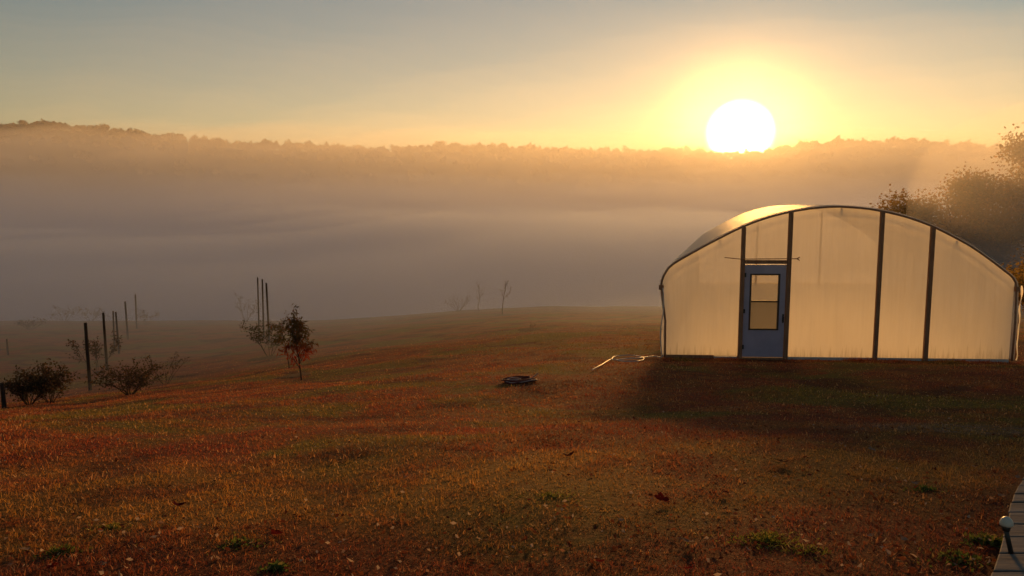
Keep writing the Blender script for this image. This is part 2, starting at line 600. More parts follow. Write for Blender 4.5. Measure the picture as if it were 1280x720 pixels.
def fog_layer(dens, y0, top, s, seed, name='fog', side=False):
    m = volume_mat('valley_fog', [((0.66, 0.755, 0.93) if seed not in (7, 8, 10) else (0.95, 0.93, 0.90), dens, 0.48)])
    r = np.random.default_rng(seed)
    ph = r.uniform(0, 6.28, 8)
    gx = np.linspace(-560, 560, 113)
    gy = np.concatenate([np.linspace(8, 120, 57)[:-1], np.linspace(120, 640, 50)])
    GX, GY = np.meshgrid(gx, gy)
    start = y0 + 0.10 * np.clip(GX + 2, 0, 40) - 0.85 * np.clip(-GX - 3, 0, 14) + 2.5 * np.sin(GX * 0.09 + ph[0]) + 1.5 * np.sin(GX * 0.21 + ph[1])
    e = 1 - np.exp(-np.clip(GY - start, 0, None) / s)
    if side:
        e = e * sstep(0.36, 0.85, GX / GY)
    g0 = ground(GX, GY)
    base = np.where(GY < start, -0.4 - 0.6 * (start - GY), 0.0)
    wob = (np.sin(GX * 0.031 + ph[2]) * np.sin(GY * 0.023 + ph[3]) + 0.6 * np.sin(GX * 0.071 + GY * 0.05 + ph[4]) + 0.35 * np.sin(GX * 0.15 - GY * 0.11 + ph[5]))
    gnear = np.minimum(g0, -6.0)
    floor_ = np.where(GY < 60, g0, np.clip(g0, -9.0, -8.0))
    T = floor_ * (1 - e) + top * e + base + wob * min(0.12 * abs(top) + 1.8, 2.6) * (0.7 + GY / 500.0) * e
    T = np.maximum(T, -60.0)
    ny_, nx_ = T.shape
    top_v = np.stack([GX, GY, T], -1).reshape(-1, 3)
    bot_v = np.stack([GX, GY, np.full_like(T, -66.0)], -1).reshape(-1, 3)
    i = np.arange(nx_ * ny_).reshape(ny_, nx_)
    n0 = nx_ * ny_
    ft = np.stack([i[:-1, :-1], i[:-1, 1:], i[1:, 1:], i[1:, :-1]], -1).reshape(-1, 4)
    fb = ft[:, ::-1] + n0
    sides = []
    for line, flip in ((i[0], 0), (i[-1], 1), (i[:, 0], 1), (i[:, -1], 0)):
        q = np.stack([line[:-1], line[:-1] + n0, line[1:] + n0, line[1:]], -1)
        sides.append(q[:, ::-1] if flip else q)
    F = np.concatenate([ft, fb] + sides)
    me = np_mesh(name, np.concatenate([top_v, bot_v]), F, m, smooth=False)
    return link_mesh(name, me)


fog_spec = [(0.0150, 24, -2.0, 36.0, 1, 'thin skirt of mist at the near edge of the valley fog'),
            (0.0095, 36, -1.5, 50.0, 2, 'grey bank of fog lying beyond the brow of the lawn'),
            (0.0033, 66, 3.5, 110.0, 3, 'dense grey fog filling the valley bottom'),
            (0.0033, 80, 6.5, 115.0, 4, 'second sheet of dense fog in the valley bottom'),
            (0.0020, 90, 8.5, 130.0, 5, 'middle sheet of fog over the valley'),
            (0.0020, 104, 12.0, 135.0, 6, 'slightly higher middle sheet of fog over the valley'),
            (0.0014, 95, 14.5, 150.0, 11, 'pale sheet of fog against the far woods'),
            (0.0014, 110, 18.0, 160.0, 12, 'second pale sheet of fog against the far woods'),
            (0.0011, 115, 22.0, 185.0, 13, 'high thin sheet of fog below the far ridge'),
            (0.0011, 130, 27.0, 200.0, 14, 'second high thin sheet of fog below the far ridge'),
            (0.0010, 64, 24.0, 70.0, 7, 'upper veil of mist just under the far ridge'),
            (0.0015, 84, 44.0, 170.0, 8, 'highest golden veil of mist over the far ridge'),
            (0.0004, 30, 66.0, 110.0, 10, 'broad golden glow of thin mist above the valley')]
for dn, y0, tp, s_, sd, lb in fog_spec:
    tag(fog_layer(dn, y0, tp, s_, sd, 'fog', sd == 9), lb, kind='stuff')

# a soft round drift of mist hanging in front of the trees at the right
import bmesh
bm = bmesh.new()
bmesh.ops.create_icosphere(bm, subdivisions=5, radius=1.0)
for v in bm.verts:
    p_ = v.co
    k_ = 1 + 0.07 * math.sin(3 * p_.x + 2 * p_.y) + 0.06 * math.sin(4 * p_.z + 3 * p_.x + 1)
    v.co = Vector((p_.x * 17 * k_, p_.y * 16 * k_, p_.z * 13 * k_))
me = bpy.data.meshes.new('mist'); bm.to_mesh(me); bm.free()
me.materials.append(volume_mat('tree_mist', [((0.95, 0.93, 0.90), 0.013, 0.5)]))
tag(link_mesh('mist', me, None, (46.0, 56.0, -3.0)), 'soft golden mist in front of the trees at the right edge', kind='stuff')

# ------------------------------------------------------------------ plants
def leaf_quads(P, D, size, width, seed, rnd=None, hgt=None):
    """Pointed leaves (4 verts, 2 folded triangles) at points P along directions D."""
    n = len(P)
    r = np.random.default_rng(seed)
    D = D / np.maximum(np.linalg.norm(D, axis=1, keepdims=True), 1e-6)
    up = r.normal(size=(n, 3))
    S = np.cross(D, up); S /= np.maximum(np.linalg.norm(S, axis=1, keepdims=True), 1e-6)
    Nn = np.cross(S, D)
    L = size * r.uniform(0.65, 1.25, (n, 1))
    W = width * r.uniform(0.7, 1.2, (n, 1))
    a = P
    bq = P + D * L * 0.45 + S * W * 0.5 + Nn * L * 0.08
    cq = P + D * L - Nn * L * 0.10
    dq = P + D * L * 0.45 - S * W * 0.5 + Nn * L * 0.08
    V = np.stack([a, bq, cq, dq], 1).reshape(-1, 3)
    i0 = np.arange(n)[:, None] * 4
    Fc = np.concatenate([i0 + np.array([[0, 1, 2]]), i0 + np.array([[0, 2, 3]])])
    rr = r.random(n) if rnd is None else rnd
    at = {'rnd': np.repeat(rr, 4)}
    if hgt is not None:
        at['hgt'] = np.repeat(hgt, 4)
    return V, Fc, at


def grow(seed, height, spread, stems=1, levels=2, kids=(7, 5), trunk_r=0.02, first=0.3, droop=0.0, upright=0.5, lean=0.0, wiggle=0.08):
    """Branch skeleton: list of polylines with radii and the twig points that carry leaves."""
    r = random.Random(seed)
    lines, tips = [], []

    def branch(p, d, length, rad, lev):
        n = 6
        pts = [p.copy()]
        cur = p.copy()
        dd = d.normalized()
        for i in range(n):
            dd = (dd + Vector((r.gauss(0, wiggle), r.gauss(0, wiggle), r.gauss(0, wiggle) - droop * (lev > 0) * 0.12))).normalized()
            cur = cur + dd * (length / n)
            pts.append(cur.copy())
        lines.append((pts, [max(rad * (1 - 0.8 * i / n), 0.0018) for i in range(n + 1)]))
        if lev >= levels:
            for i in range(1, n + 1):
                tips.append((pts[i], (pts[i] - pts[i - 1]).normalized()))
            return
        k = kids[min(lev, len(kids) - 1)]
        for j in range(k):
            t = first + (1 - first) * (j + r.random()) / k if lev == 0 else 0.25 + 0.75 * (j + r.random()) / k
            t = min(t, 0.99)
            i = int(t * n); fr = t * n - i
            q = pts[i].lerp(pts[i + 1], fr)
            ax = (pts[i + 1] - pts[i]).normalized()
            az = r.uniform(0, 2 * math.pi)
            side = Vector((math.cos(az), math.sin(az), 0))
            nd = (side * (1 - upright) + ax * upright + Vector((0, 0, 0.25 * upright))).normalized()
            ln = spread * (1.15 - 0.65 * t) * r.uniform(0.7, 1.2) if lev == 0 else length * 0.55 * r.uniform(0.6, 1.2)
            branch(q, nd, ln, rad * (0.55 if lev == 0 else 0.5) * (1.1 - 0.6 * t), lev + 1)
        if lev > 0:
            tips.append((pts[-1], dd))

    for s in range(stems):
        if stems == 1:
            d = Vector((lean, 0, 1)); p = Vector((0, 0, -0.03))
        else:
            az = 2 * math.pi * (s + r.random() * 0.7) / stems
            d = Vector((math.cos(az) * 0.75, math.sin(az) * 0.75, 1)); p = Vector((math.cos(az) * 0.04, math.sin(az) * 0.04, -0.03))
        branch(p, d, height * (1 if stems == 1 else r.uniform(0.7, 1.05)), trunk_r, 0)
    return lines, tips


def plant(name, base, label, cat, seed, height, spread, mat_leaf, mat_bark, n_leaf, leaf, width, group=None, stem_name='stem', crown_name='foliage',
          hang=0.3, jitter=0.05, sides=5, fit=None, min_leaf_z=0.0, **kw):
    lines, tips = grow(seed, height, spread, **kw)
    if fit:   # scale to the measured width (m) and height (m)
        allp = np.array([p for l, _ in lines for p in l])
        sz = fit[1] / max(allp[:, 2].max(), 1e-3)
        sw = fit[0] / max(np.percentile(allp[:, 0], 97) - np.percentile(allp[:, 0], 3), 1e-3)
        def sc(p): return Vector((p.x * sw, p.y * sw, p.z * sz if p.z > 0 else p.z))
        lines = [([sc(p) for p in l], rr) for l, rr in lines]
        tips = [(sc(p), d) for p, d in tips]
    t = thing(name, base, label, cat, group)
    mb = MB()
    for l, rr in lines:
        mb.tube(l, rr, sides, cap=False)
    mb.build(stem_name, mat_bark, t, smooth=True)
    if n_leaf:
        r = np.random.default_rng(seed + 99)
        tp = np.array([p for p, d in tips if p.z >= min_leaf_z]); td = np.array([d for p, d in tips if p.z >= min_leaf_z])
        k = r.integers(0, len(tp), n_leaf)
        P = tp[k] + r.normal(0, jitter, (n_leaf, 3))
        D = td[k] * 0.5 + r.normal(0, 0.7, (n_leaf, 3)) + np.array([0, 0, -hang])
        V, Fc, at = leaf_quads(P, D, leaf, width, seed + 5, hgt=P[:, 2] / max(tp[:, 2].max(), 1e-3))
        link_mesh(crown_name, np_mesh(crown_name, V, Fc, mat_leaf, at), t)
    return t


M_sap = leaf_mat('sapling_leaf', (0.06, 0.045, 0.02), (0.12, 0.08, 0.032), (0.2, 0.07, 0.03),
                 gradient=((0.26, 0.018, 0.014), (0.40, 0.065, 0.02), 0.36, 0.58))
M_bush = leaf_mat('bush_leaf', (0.045, 0.034, 0.022), (0.095, 0.066, 0.036), (0.15, 0.07, 0.032), transl=0.45)
M_greenbush = leaf_mat('green_bush_leaf', (0.035, 0.036, 0.014), (0.075, 0.070, 0.026), (0.11, 0.075, 0.03))
M_big = leaf_mat('tree_leaf', (0.24, 0.15, 0.035), (0.38, 0.23, 0.05), (0.45, 0.24, 0.05), transl=0.65)
M_weed = leaf_mat('weed_leaf', (0.10, 0.13, 0.03), (0.19, 0.22, 0.05), (0.3, 0.2, 0.08), transl=0.5)
M_tuft = leaf_mat('green_tuft', (0.19, 0.19, 0.030), (0.32, 0.30, 0.06), (0.48, 0.36, 0.14), transl=0.5)


def px_size(base, npx):
    return npx * math.hypot(base.y, base.z) * 1.0 / F_PX


# --- young trees and bushes on the lawn
b = on_ground(377, 475)
plant('sapling', b, 'young tree with dark drooping leaves above and red leaves low down', 'tree', 11, 1.0, 0.5, M_sap, M_barkred, 900, 0.115, 0.032,
      stem_name='trunk', crown_name='crown', hang=0.9, jitter=0.035, fit=(px_size(b, 27), px_size(b, 92)), first=0.20, kids=(18, 4), trunk_r=0.019,
      droop=0.5, upright=0.55, min_leaf_z=0.2)
b = on_ground(362, 461)
plant('sapling', b, 'thin sapling just behind the red-leaved young tree', 'tree', 12, 1.0, 0.4, M_sap, M_barkred, 170, 0.12, 0.032,
      stem_name='trunk', crown_name='crown', hang=0.8, jitter=0.035, fit=(px_size(b, 26), px_size(b, 68)), first=0.45, kids=(7, 3), trunk_r=0.017,
      droop=0.4, upright=0.6)
b = on_ground(337, 446)
plant('shrub', b, 'faded grey-green shrub below the three clustered posts', 'shrub', 13, 0.7, 0.45, M_greenbush, M_bark, 900, 0.10, 0.038,
      fit=(px_size(b, 46), px_size(b, 46)), stems=5, kids=(5, 3), trunk_r=0.012, upright=0.5, first=0.3)
b = on_ground(38, 520, 17.0)
plant('bush', b, 'large dark bush beside the short post at the far left edge', 'bush', 14, 0.8, 0.5, M_bush, M_bark, 1500, 0.075, 0.038,
      fit=(px_size(b, 50), px_size(b, 50)), stems=9, kids=(6, 4), trunk_r=0.014, upright=0.55, first=0.15, jitter=0.06)
b = on_ground(64, 513, 17.0)
plant('bush', b, 'leggier brown bush grown into the right of the large dark bush', 'bush', 24, 0.8, 0.5, M_bush, M_bark, 800, 0.085, 0.042,
      fit=(px_size(b, 34), px_size(b, 54)), stems=6, kids=(6, 4), trunk_r=0.012, upright=0.6, first=0.2, jitter=0.05)
b = on_ground(163, 502, 17.0)
plant('bush', b, 'low spreading dark bush right of the nearest tall post', 'bush', 15, 0.6, 0.6, M_bush, M_bark, 1000, 0.075, 0.036,
      fit=(px_size(b, 66), px_size(b, 40)), stems=7, kids=(6, 4), trunk_r=0.014, upright=0.45, first=0.2, jitter=0.05)
b = on_ground(207, 480)
plant('shrub', b, 'thin twiggy shrub at the right tip of the low spreading bush', 'shrub', 16, 0.7, 0.3, M_bush, M_bark, 150, 0.07, 0.032,
      fit=(px_size(b, 46), px_size(b, 40)), stems=5, kids=(4, 3), trunk_r=0.009, upright=0.6, first=0.3)
b = on_ground(122, 466)
plant('shrub', b, 'brown-leaved shrub wrapped round the second post of the row', 'shrub', 17, 0.9, 0.4, M_bush, M_bark, 620, 0.10, 0.045,
      fit=(px_size(b, 40), px_size(b, 50)), stems=4, kids=(6, 3), trunk_r=0.012, upright=0.6, first=0.3)
b = on_ground(183, 406)
plant('shrub', b, 'small leafy shrub beside the farthest post of the row', 'shrub', 18, 0.7, 0.3, M_bush, M_bark, 160, 0.14, 0.06,
      fit=(px_size(b, 22), px_size(b, 22)), stems=4, kids=(4, 3), trunk_r=0.012, upright=0.6, first=0.3)
faint = [(80, 399, 30, 22, 'pale round shrub fading into the fog left of the post row'),
         (113, 389, 26, 20, 'faintest shrub in the fog, above the second post of the row'),
         (38, 412, 26, 14, 'low ghostly shrub in the fog near the left edge'),
         (307, 390, 26, 36, 'bare fog-faded shrub left of the three clustered posts')]
for i, (px, py, w, h, lb) in enumerate(faint):
    b = on_ground(px, py)
    plant('shrub', b, lb, 'shrub', 30 + i, 0.8, 0.4, M_bush, M_bark, 140, 0.16, 0.07, fit=(px_size(b, w), px_size(b, h)), stems=5, kids=(5, 3),
          trunk_r=0.018, upright=0.55, first=0.25, group='fog-faded shrubs')
b = on_ground(573, 386)
plant('shrub', b, 'low bare spreading shrub on the brow, left of two slim young trees', 'shrub', 40, 0.8, 0.4, M_bush, M_bark, 60, 0.10, 0.04,
      fit=(px_size(b, 32), px_size(b, 26)), stems=7, kids=(5, 3), trunk_r=0.02, upright=0.55, first=0.25)
b = on_ground(598, 385)
plant('sapling', b, 'slim bare young tree on the brow, with upswept twigs', 'tree', 41, 1.0, 0.35, M_bush, M_bark, 60, 0.10, 0.04,
      stem_name='trunk', crown_name='crown', fit=(px_size(b, 13), px_size(b, 39)), kids=(9, 3), trunk_r=0.035, upright=0.78, first=0.25)
b = on_ground(628, 393)
plant('sapling', b, 'slim young tree standing alone right of the brow trees', 'tree', 42, 1.0, 0.35, M_bush, M_bark, 60, 0.09, 0.04,
      stem_name='trunk', crown_name='crown', fit=(px_size(b, 11), px_size(b, 43)), kids=(6, 3), trunk_r=0.03, upright=0.7, first=0.45)
b = on_ground(661, 411)
plant('seedling', b, 'tiny seedling in a dark mulch patch mid-lawn', 'plant', 43, 0.3, 0.1, M_bush, M_bark, 16, 0.05, 0.02,
      fit=(px_size(b, 7), px_size(b, 8)), stems=2, kids=(3, 2), trunk_r=0.006, upright=0.6, first=0.3)

# --- mulch patches under the young trees
def soil_patch(px, py, wpx, dep, label):
    b = on_ground(px, py)
    rx = px_size(b, wpx) / 2
    r = random.Random(px)
    mb = MB(); rows = []
    for i in range(5):
        f = i / 4
        row = []
        for k in range(25):
            a = 2 * math.pi * k / 24
            w = 1 + 0.12 * math.sin(3 * a + px) + 0.08 * math.sin(7 * a + px * 0.3)
            x = b.x + rx * f * w * math.cos(a); y = b.y + dep * f * w * math.sin(a)
            row.append((x, y, float(ground(x, y)) + 0.025 * (1 - f * f) + (0.004 if i < 4 else -0.02)))
        rows.append(row)
    mb.grid(rows)
    o = mb.build('mulch_patch', M_soil, None, b, smooth=True)
    tag(o, label, kind='structure')


soil_patch(368, 470, 52, 0.7, 'dark mulch round the red-leaved young tree')
soil_patch(337, 447, 60, 0.9, 'dark mulch under the faded grey-green shrub')
soil_patch(628, 394, 26, 0.9, 'dark mulch ring under the lone slim tree')
soil_patch(661, 412, 34, 0.7, 'dark mulch patch round the tiny seedling')

# --- posts
def post(px, ytop, ybase, label, r=0.045, group='fence posts in the row at left', D=None):
    b = on_ground(px, ybase, 16.0)
    if D:
        q = pix_dir(px, ybase); b = put(q[0] / q[1] * D, D)
    d = math.hypot(b.x, b.y)
    q = pix_dir(px, ytop)
    h = q[2] / q[1] * b.y - b.z
    rr = random.Random(px)
    mb = MB()
    n = 7
    lx, ly = rr.uniform(-0.02, 0.02), rr.uniform(-0.02, 0.02)
    pts = [(b.x + lx * i / n * h, b.y + ly * i / n * h, b.z - 0.15 + (h + 0.15) * i / n) for i in range(n + 1)]
    rad = [r * (1.08 - 0.16 * i / n) * rr.uniform(0.96, 1.04) for i in range(n + 1)]
    pts.append((pts[-1][0], pts[-1][1], pts[-1][2] + 0.012)); rad.append(rad[-1] * 0.75)
    mb.tube(pts, rad, 9)
    o = mb.build('wooden_post', M_post, None, b, smooth=False)
    return tag(o, label, 'post', group)


post(113, 404, 488, 'nearest and thickest tall wooden post of the receding row', 0.052)
post(134, 391, 463, 'second tall post of the row, wrapped by a brown shrub', 0.05)
post(143, 389, 434, 'slender post half hidden between second and fourth posts of the row', 0.04)
post(149, 390, 442, 'third clear post of the row, beside a slender half-hidden one', 0.045)
post(160, 377, 424, 'second farthest post of the row, in thin mist', 0.05)
post(171, 368, 411, 'farthest post of the row, beside a small shrub', 0.05)
post(7, 479, 530, 'short dark post at the far left edge, left of the large bush', 0.045)
post(10, 424, 444, 'faint low stake in mist near the left edge', 0.04)
post(323, 347, 396, 'leftmost and tallest of the three clustered posts', 0.042, 'clustered posts', 42.5)
post(329, 349, 401, 'middle one of the three clustered posts', 0.045, 'clustered posts', 41.0)
post(336, 354, 408, 'rightmost and darkest of the three clustered posts', 0.05, 'clustered posts', 38.5)

# --- trees on the right, behind the greenhouse
def big_tree(x, y, label, seed, h, w, n_leaf, leafsize, kids=(20, 8, 4), name='broadleaf_tree', bare=False, mat=None):
    b = put(x, y)
    return plant(name, b, label, 'tree', seed, h, w * 0.5, mat or M_big, M_bark, 0 if bare else n_leaf, leafsize, leafsize * 0.62, group='trees behind the greenhouse',
                 stem_name='trunk', crown_name='crown', hang=0.25, jitter=0.55 if not bare else 0.1, fit=(w, h), first=0.14, levels=3 if len(kids) > 2 else 2,
                 kids=kids, trunk_r=0.17, upright=0.42, wiggle=0.12)


big_tree(46.0, 70, 'tallest leafy tree rising at the right edge behind the greenhouse', 51, 17.6, 11.0, 26000, 0.34)
big_tree(42.2, 70, 'mid-height leafy tree between the tallest tree and the greenhouse roof', 52, 13.6, 9.5, 17000, 0.32)
big_tree(23.6, 80, 'bare fog-veiled tree behind the left shoulder of the greenhouse', 55, 14.0, 7.0, 0, 0.2, bare=True)
big_tree(55.0, 80, 'wide dim tree behind the tallest tree at the right edge', 56, 16.0, 13.0, 14000, 0.36)
big_tree(47.0, 88, 'dimmest tree, left of the wide dim tree and behind the mid-height one', 57, 14.0, 11.0, 12000, 0.36)

for i, (x, y, h, w, lb) in enumerate([(20.6, 27.5, 2.9, 3.6, 'brown bush at the right edge, just behind the greenhouse corner'),
                                      (24.5, 31.0, 3.6, 4.2, 'taller brown bush behind the greenhouse, at the right edge'),
                                      (22.3, 30.0, 2.6, 3.2, 'small brown bush between the two at the right edge')]):
    plant('bush', put(x, y), lb, 'bush', 85 + i, 0.8, 0.5, M_big, M_bark, 5000, 0.15, 0.08, group='bushes behind the greenhouse', fit=(w, h), stems=9,
          kids=(6, 4), trunk_r=0.03, upright=0.55, first=0.15, jitter=0.14)

# --- far wooded ridge: one mass of trees
def forest():
    r = np.random.default_rng(77)
    protos = []
    for k in range(6):
        n = 420
        # crown made of leaf clumps on a lumpy shell
        lobes = r.normal(0, 0.42, (9, 3)) * np.array([1.15, 1.15, 0.5]) + np.array([0, 0, 0.1])
        rad = r.uniform(0.35, 0.65, 9)
        li = r.integers(0, 9, n)
        dirs = r.normal(size=(n, 3)); dirs /= np.linalg.norm(dirs, axis=1, keepdims=True)
        P = lobes[li] + dirs * rad[li][:, None] * r.uniform(0.6, 1.05, (n, 1))
        P[:, 2] = P[:, 2] * 0.95 + 1.0
        V, Fc, _ = leaf_quads(P, r.normal(size=(n, 3)), 0.34, 0.30, 500 + k)
        protos.append((V, Fc))
    Vs, Fs, Rs = [], [], []
    off = 0
    rows = [(RIDGE_Y + 4, 260, 1.0), (RIDGE_Y - 14, 240, 1.0), (RIDGE_Y - 44, 180, 1.0), (RIDGE_Y - 80, 160, 1.0), (RIDGE_Y - 125, 140, 1.0), (RIDGE_Y - 180, 120, 1.0)]
    for y0, cnt, _ in rows:
        for i in range(cnt):
            x = -520 + 1040 * (i + r.random()) / cnt
            y = y0 + r.normal(0, 7)
            sc = r.uniform(2.7, 4.0) * (1.25 if r.random() < 0.06 else 1)
            z = float(ground(x, y)) + r.uniform(-2.5, 1.5)
            V, Fc = protos[r.integers(0, 6)]
            a = r.uniform(0, 6.28); ca, sa = math.cos(a), math.sin(a)
            W = np.stack([V[:, 0] * ca - V[:, 1] * sa, V[:, 0] * sa + V[:, 1] * ca, V[:, 2]], 1) * np.array([sc * 0.8, sc * 0.8, sc * r.uniform(0.8, 1.1)])
            Vs.append(W + np.array([x, y, z])); Fs.append(Fc + off); off += len(W)
            Rs.append(np.full(len(W), r.random()))
    m = leaf_mat('far_wood', (0.035, 0.030, 0.016), (0.070, 0.050, 0.020), (0.10, 0.05, 0.02))
    me = np_mesh('forest', np.concatenate(Vs), np.concatenate(Fs), m, {'rnd': np.concatenate(Rs)})
    tag(link_mesh('forest', me), 'dark woodland covering the far ridge under the sun', kind='stuff')


forest()

# ------------------------------------------------------------------ greenhouse
O3 = np.array([GH_L[0], GH_L[1], GH_Z])
U3 = np.array([U2[0], U2[1], 0]); A3 = np.array([A2[0], A2[1], 0])
B3 = np.array([-U2[1], U2[0], 0.0])        # square to the end wall, into the house


def G(u, a, z):                            # along the wall, along the tunnel, up
    return tuple(O3 + U3 * u + A3 * a + np.array([0, 0, z]))


def Wl(p):                                 # end-wall frame: along, in, up
    return tuple(O3 + U3 * p[0] + B3 * p[1] + np.array([0, 0, p[2]]))


def wall_px(px, py):
    d = pix_dir(px, py)
    nrm = B3
    s = np.dot(O3, nrm) / np.dot(d, nrm)
    q = d * s - O3
    return float(np.dot(q, U3)), float(q[2])


ARC = [(826.5, 358), (828, 349), (833, 339), (843, 329), (880, 308), (923, 286), (955, 273.5), (985, 265.5), (1015, 260.5), (1045, 258.5), (1075, 260), (1100, 263.5), (1132, 271),
       (1163, 282), (1190, 295), (1215, 309), (1238, 325), (1255, 338), (1264, 345), (1269, 352), (1270.5, 360)]
arc = np.array([wall_px(*q) for q in ARC])
t_ = np.concatenate([[0], np.cumsum(np.linalg.norm(np.diff(arc, axis=0), axis=1))])


def catmull(P, t, q):
    out = []
    for s in q:
        i = int(np.clip(np.searchsorted(t, s) - 1, 0, len(P) - 2))
        p0, p1, p2, p3 = P[max(i - 1, 0)], P[i], P[i + 1], P[min(i + 2, len(P) - 1)]
        f = (s - t[i]) / (t[i + 1] - t[i])
        m1 = (p2 - p0) * 0.5; m2 = (p3 - p1) * 0.5
        out.append((2 * f**3 - 3 * f**2 + 1) * p1 + (f**3 - 2 * f**2 + f) * m1 + (-2 * f**3 + 3 * f**2) * p2 + (f**3 - f**2) * m2)
    return np.array(out)


prof = catmull(arc, t_, np.linspace(0, t_[-1], 72))
u_l, u_r = arc[0, 0], arc[-1, 0]
PROF = np.concatenate([[[0.02, 0.0], [0.01, 0.8]], prof, [[GH_W - 0.01, 0.8], [GH_W - 0.02, 0.0]]])


def arc_z(u):
    return float(np.interp(u, prof[:, 0], prof[:, 1]))


gh = thing('greenhouse', tuple(O3), 'white film-covered hoop greenhouse with brown posts and a lavender door', 'greenhouse')
loc = tuple(O3)
# hoops
NH = 13
hoops_a = [GH_LEN * i / (NH - 1) for i in range(NH)]
for j, a in enumerate(hoops_a):
    mb = MB()
    k = 1.0
    mb.tube([G(u, a, max(z, -0.1)) for u, z in PROF], 0.023 if j == 0 else 0.018, 6)
    mb.build('hoop', M_hoop, gh, loc, smooth=True)
# roof film: stretched over the hoops, sagging a little between them
cen = np.array([GH_W / 2, 0.6])
rows = []
nst = (NH - 1) * 6 + 1
jr = random.Random(5)
wr = [jr.uniform(-1, 1) for _ in range(nst)]
for i in range(nst):
    a = GH_LEN * i / (nst - 1)
    fr = (i % 6) / 6
    sag = 0.055 * math.sin(math.pi * fr) if i % 6 else 0.0
    row = []
    for k, (u, z) in enumerate(PROF):
        v = np.array([u, z]) - cen
        L = np.linalg.norm(v)
        n = v / L
        off = 0.042 - sag - 0.004 * wr[i] * math.sin(k * 0.4 + i)
        q = np.array([u, z]) + n * off
        if z <= 0.01:
            q[1] = 0.01
        row.append(G(q[0], a + (0.0 if i else -0.02), q[1]))
    rows.append(row)
mb = MB(); mb.grid(rows)
film = mb.build('roof_film', M_film, gh, loc, smooth=True)
# purlin along the ridge, hip boards along the sides
for u, z in ((prof[36, 0], prof[36, 1] - 0.04), (prof[14, 0], prof[14, 1] - 0.05), (prof[57, 0], prof[57, 1] - 0.05)):
    mb = MB(); mb.tube([G(u, 0.05, z), G(u, GH_LEN - 0.05, z)], 0.018, 6)
    mb.build('purlin', M_hoop, gh, loc)

# posts in the end wall (px measured)
def post_u(pxt, pyt, pxb, pyb):
    return wall_px(pxt, pyt)[0], wall_px(pxb, pyb)[0]


P_posts = [('door_post', 926.2, 289, 926.6, 446, 0.085), ('door_post', 984.6, 268, 984.2, 447, 0.09), ('wall_post', 1098.5, 264, 1096, 449, 0.09), ('wall_post', 1162.5, 284, 1157.5, 450, 0.095)]
pu = []
for nm, xt, yt, xb, yb, w in P_posts:
    u = 0.5 * (wall_px(xt, yt)[0] + wall_px(xb, yb)[0])
    pu.append(u)
    mb = MB()
    mb.box((u - w / 2, -0.075, -0.12), (u + w / 2, -0.012, arc_z(u) - 0.01), Wl)
    o = mb.build(nm, M_wood, gh, loc)
    bv = o.modifiers.new('bevel', 'BEVEL'); bv.width = 0.006; bv.segments = 2

# end-wall film panels between the posts
def end_panel(u0, u1, zlow, dep, name='end_panel', seedv=0, mat=M_panel):
    mb = MB()
    nu = max(4, int((u1 - u0) / 0.07))
    rows = []
    nz = 22
    for j in range(nz + 1):
        row = []
        for i in range(nu + 1):
            u = u0 + (u1 - u0) * i / nu
            zt = arc_z(u) + 0.0
            z = zlow + (zt - zlow) * j / nz
            edge = math.sin(math.pi * i / nu)
            w = 0.010 * math.sin(u * 9 + z * 2.3 + seedv) * edge + 0.006 * math.sin(u * 23 + seedv) * edge
            row.append(Wl((u, dep + w, z)))
        rows.append(row)
    mb.grid(rows)
    return mb.build(name, mat, gh, loc, smooth=True)


door_u0 = wall_px(928.5, 446)[0]; door_u1 = wall_px(982.5, 446)[0]
head_z0 = wall_px(955, 329.5)[1]; head_z1 = wall_px(955, 325)[1]
end_panel(prof[1, 0] + 0.02, pu[0], 0.05, 0.0, seedv=1)
end_panel(pu[0], pu[1], head_z1, 0.004, seedv=2)
end_panel(pu[1], pu[2], 0.03, 0.0, seedv=3)
end_panel(pu[2], pu[3], 0.03, 0.004, seedv=4)
end_panel(pu[3], prof[-2, 0] - 0.02, 0.03, 0.0, seedv=5)
# bottom batten under the film, and a baseboard at the left corner
for u0, u1 in ((wall_px(892, 446)[0], pu[0] - 0.055), (pu[1] + 0.055, pu[2] - 0.06), (pu[2] + 0.06, pu[3] - 0.06), (pu[3] + 0.06, GH_W - 0.10)):
    mb = MB(); mb.box((u0, -0.022, -0.03), (u1, -0.006, 0.035), Wl); mb.build('bottom_batten', M_hosew, gh, loc)
mb = MB(); mb.box((0.02, -0.05, -0.10), (wall_px(891, 446)[0], -0.008, 0.055), Wl); mb.build('baseboard', M_wood, gh, loc)
# header, curtain rod
mb = MB(); mb.box((pu[0] + 0.051, -0.072, head_z0), (pu[1] - 0.051, -0.014, head_z1), Wl); mb.build('door_header', M_wood, gh, loc)
r0 = wall_px(904.5, 321.5); r1 = wall_px(925, 323.5); r2 = wall_px(985, 323); r3 = wall_px(996, 323)
mb = MB()
mb.tube([Wl((r0[0], -0.10, r0[1])), Wl((r1[0], -0.092, r1[1])), Wl((r2[0], -0.092, r2[1])), Wl((r3[0], -0.10, r3[1]))], 0.009, 6)
mb.tube([Wl((r3[0] - 0.03, -0.10, r3[1])), Wl((r3[0] + 0.03, -0.10, r3[1] + 0.035))], 0.010, 5)
mb.tube([Wl((r3[0] - 0.03, -0.10, r3[1])), Wl((r3[0] + 0.03, -0.10, r3[1] - 0.035))], 0.010, 5)
mb.build('rod', M_wood, gh, loc, smooth=True)

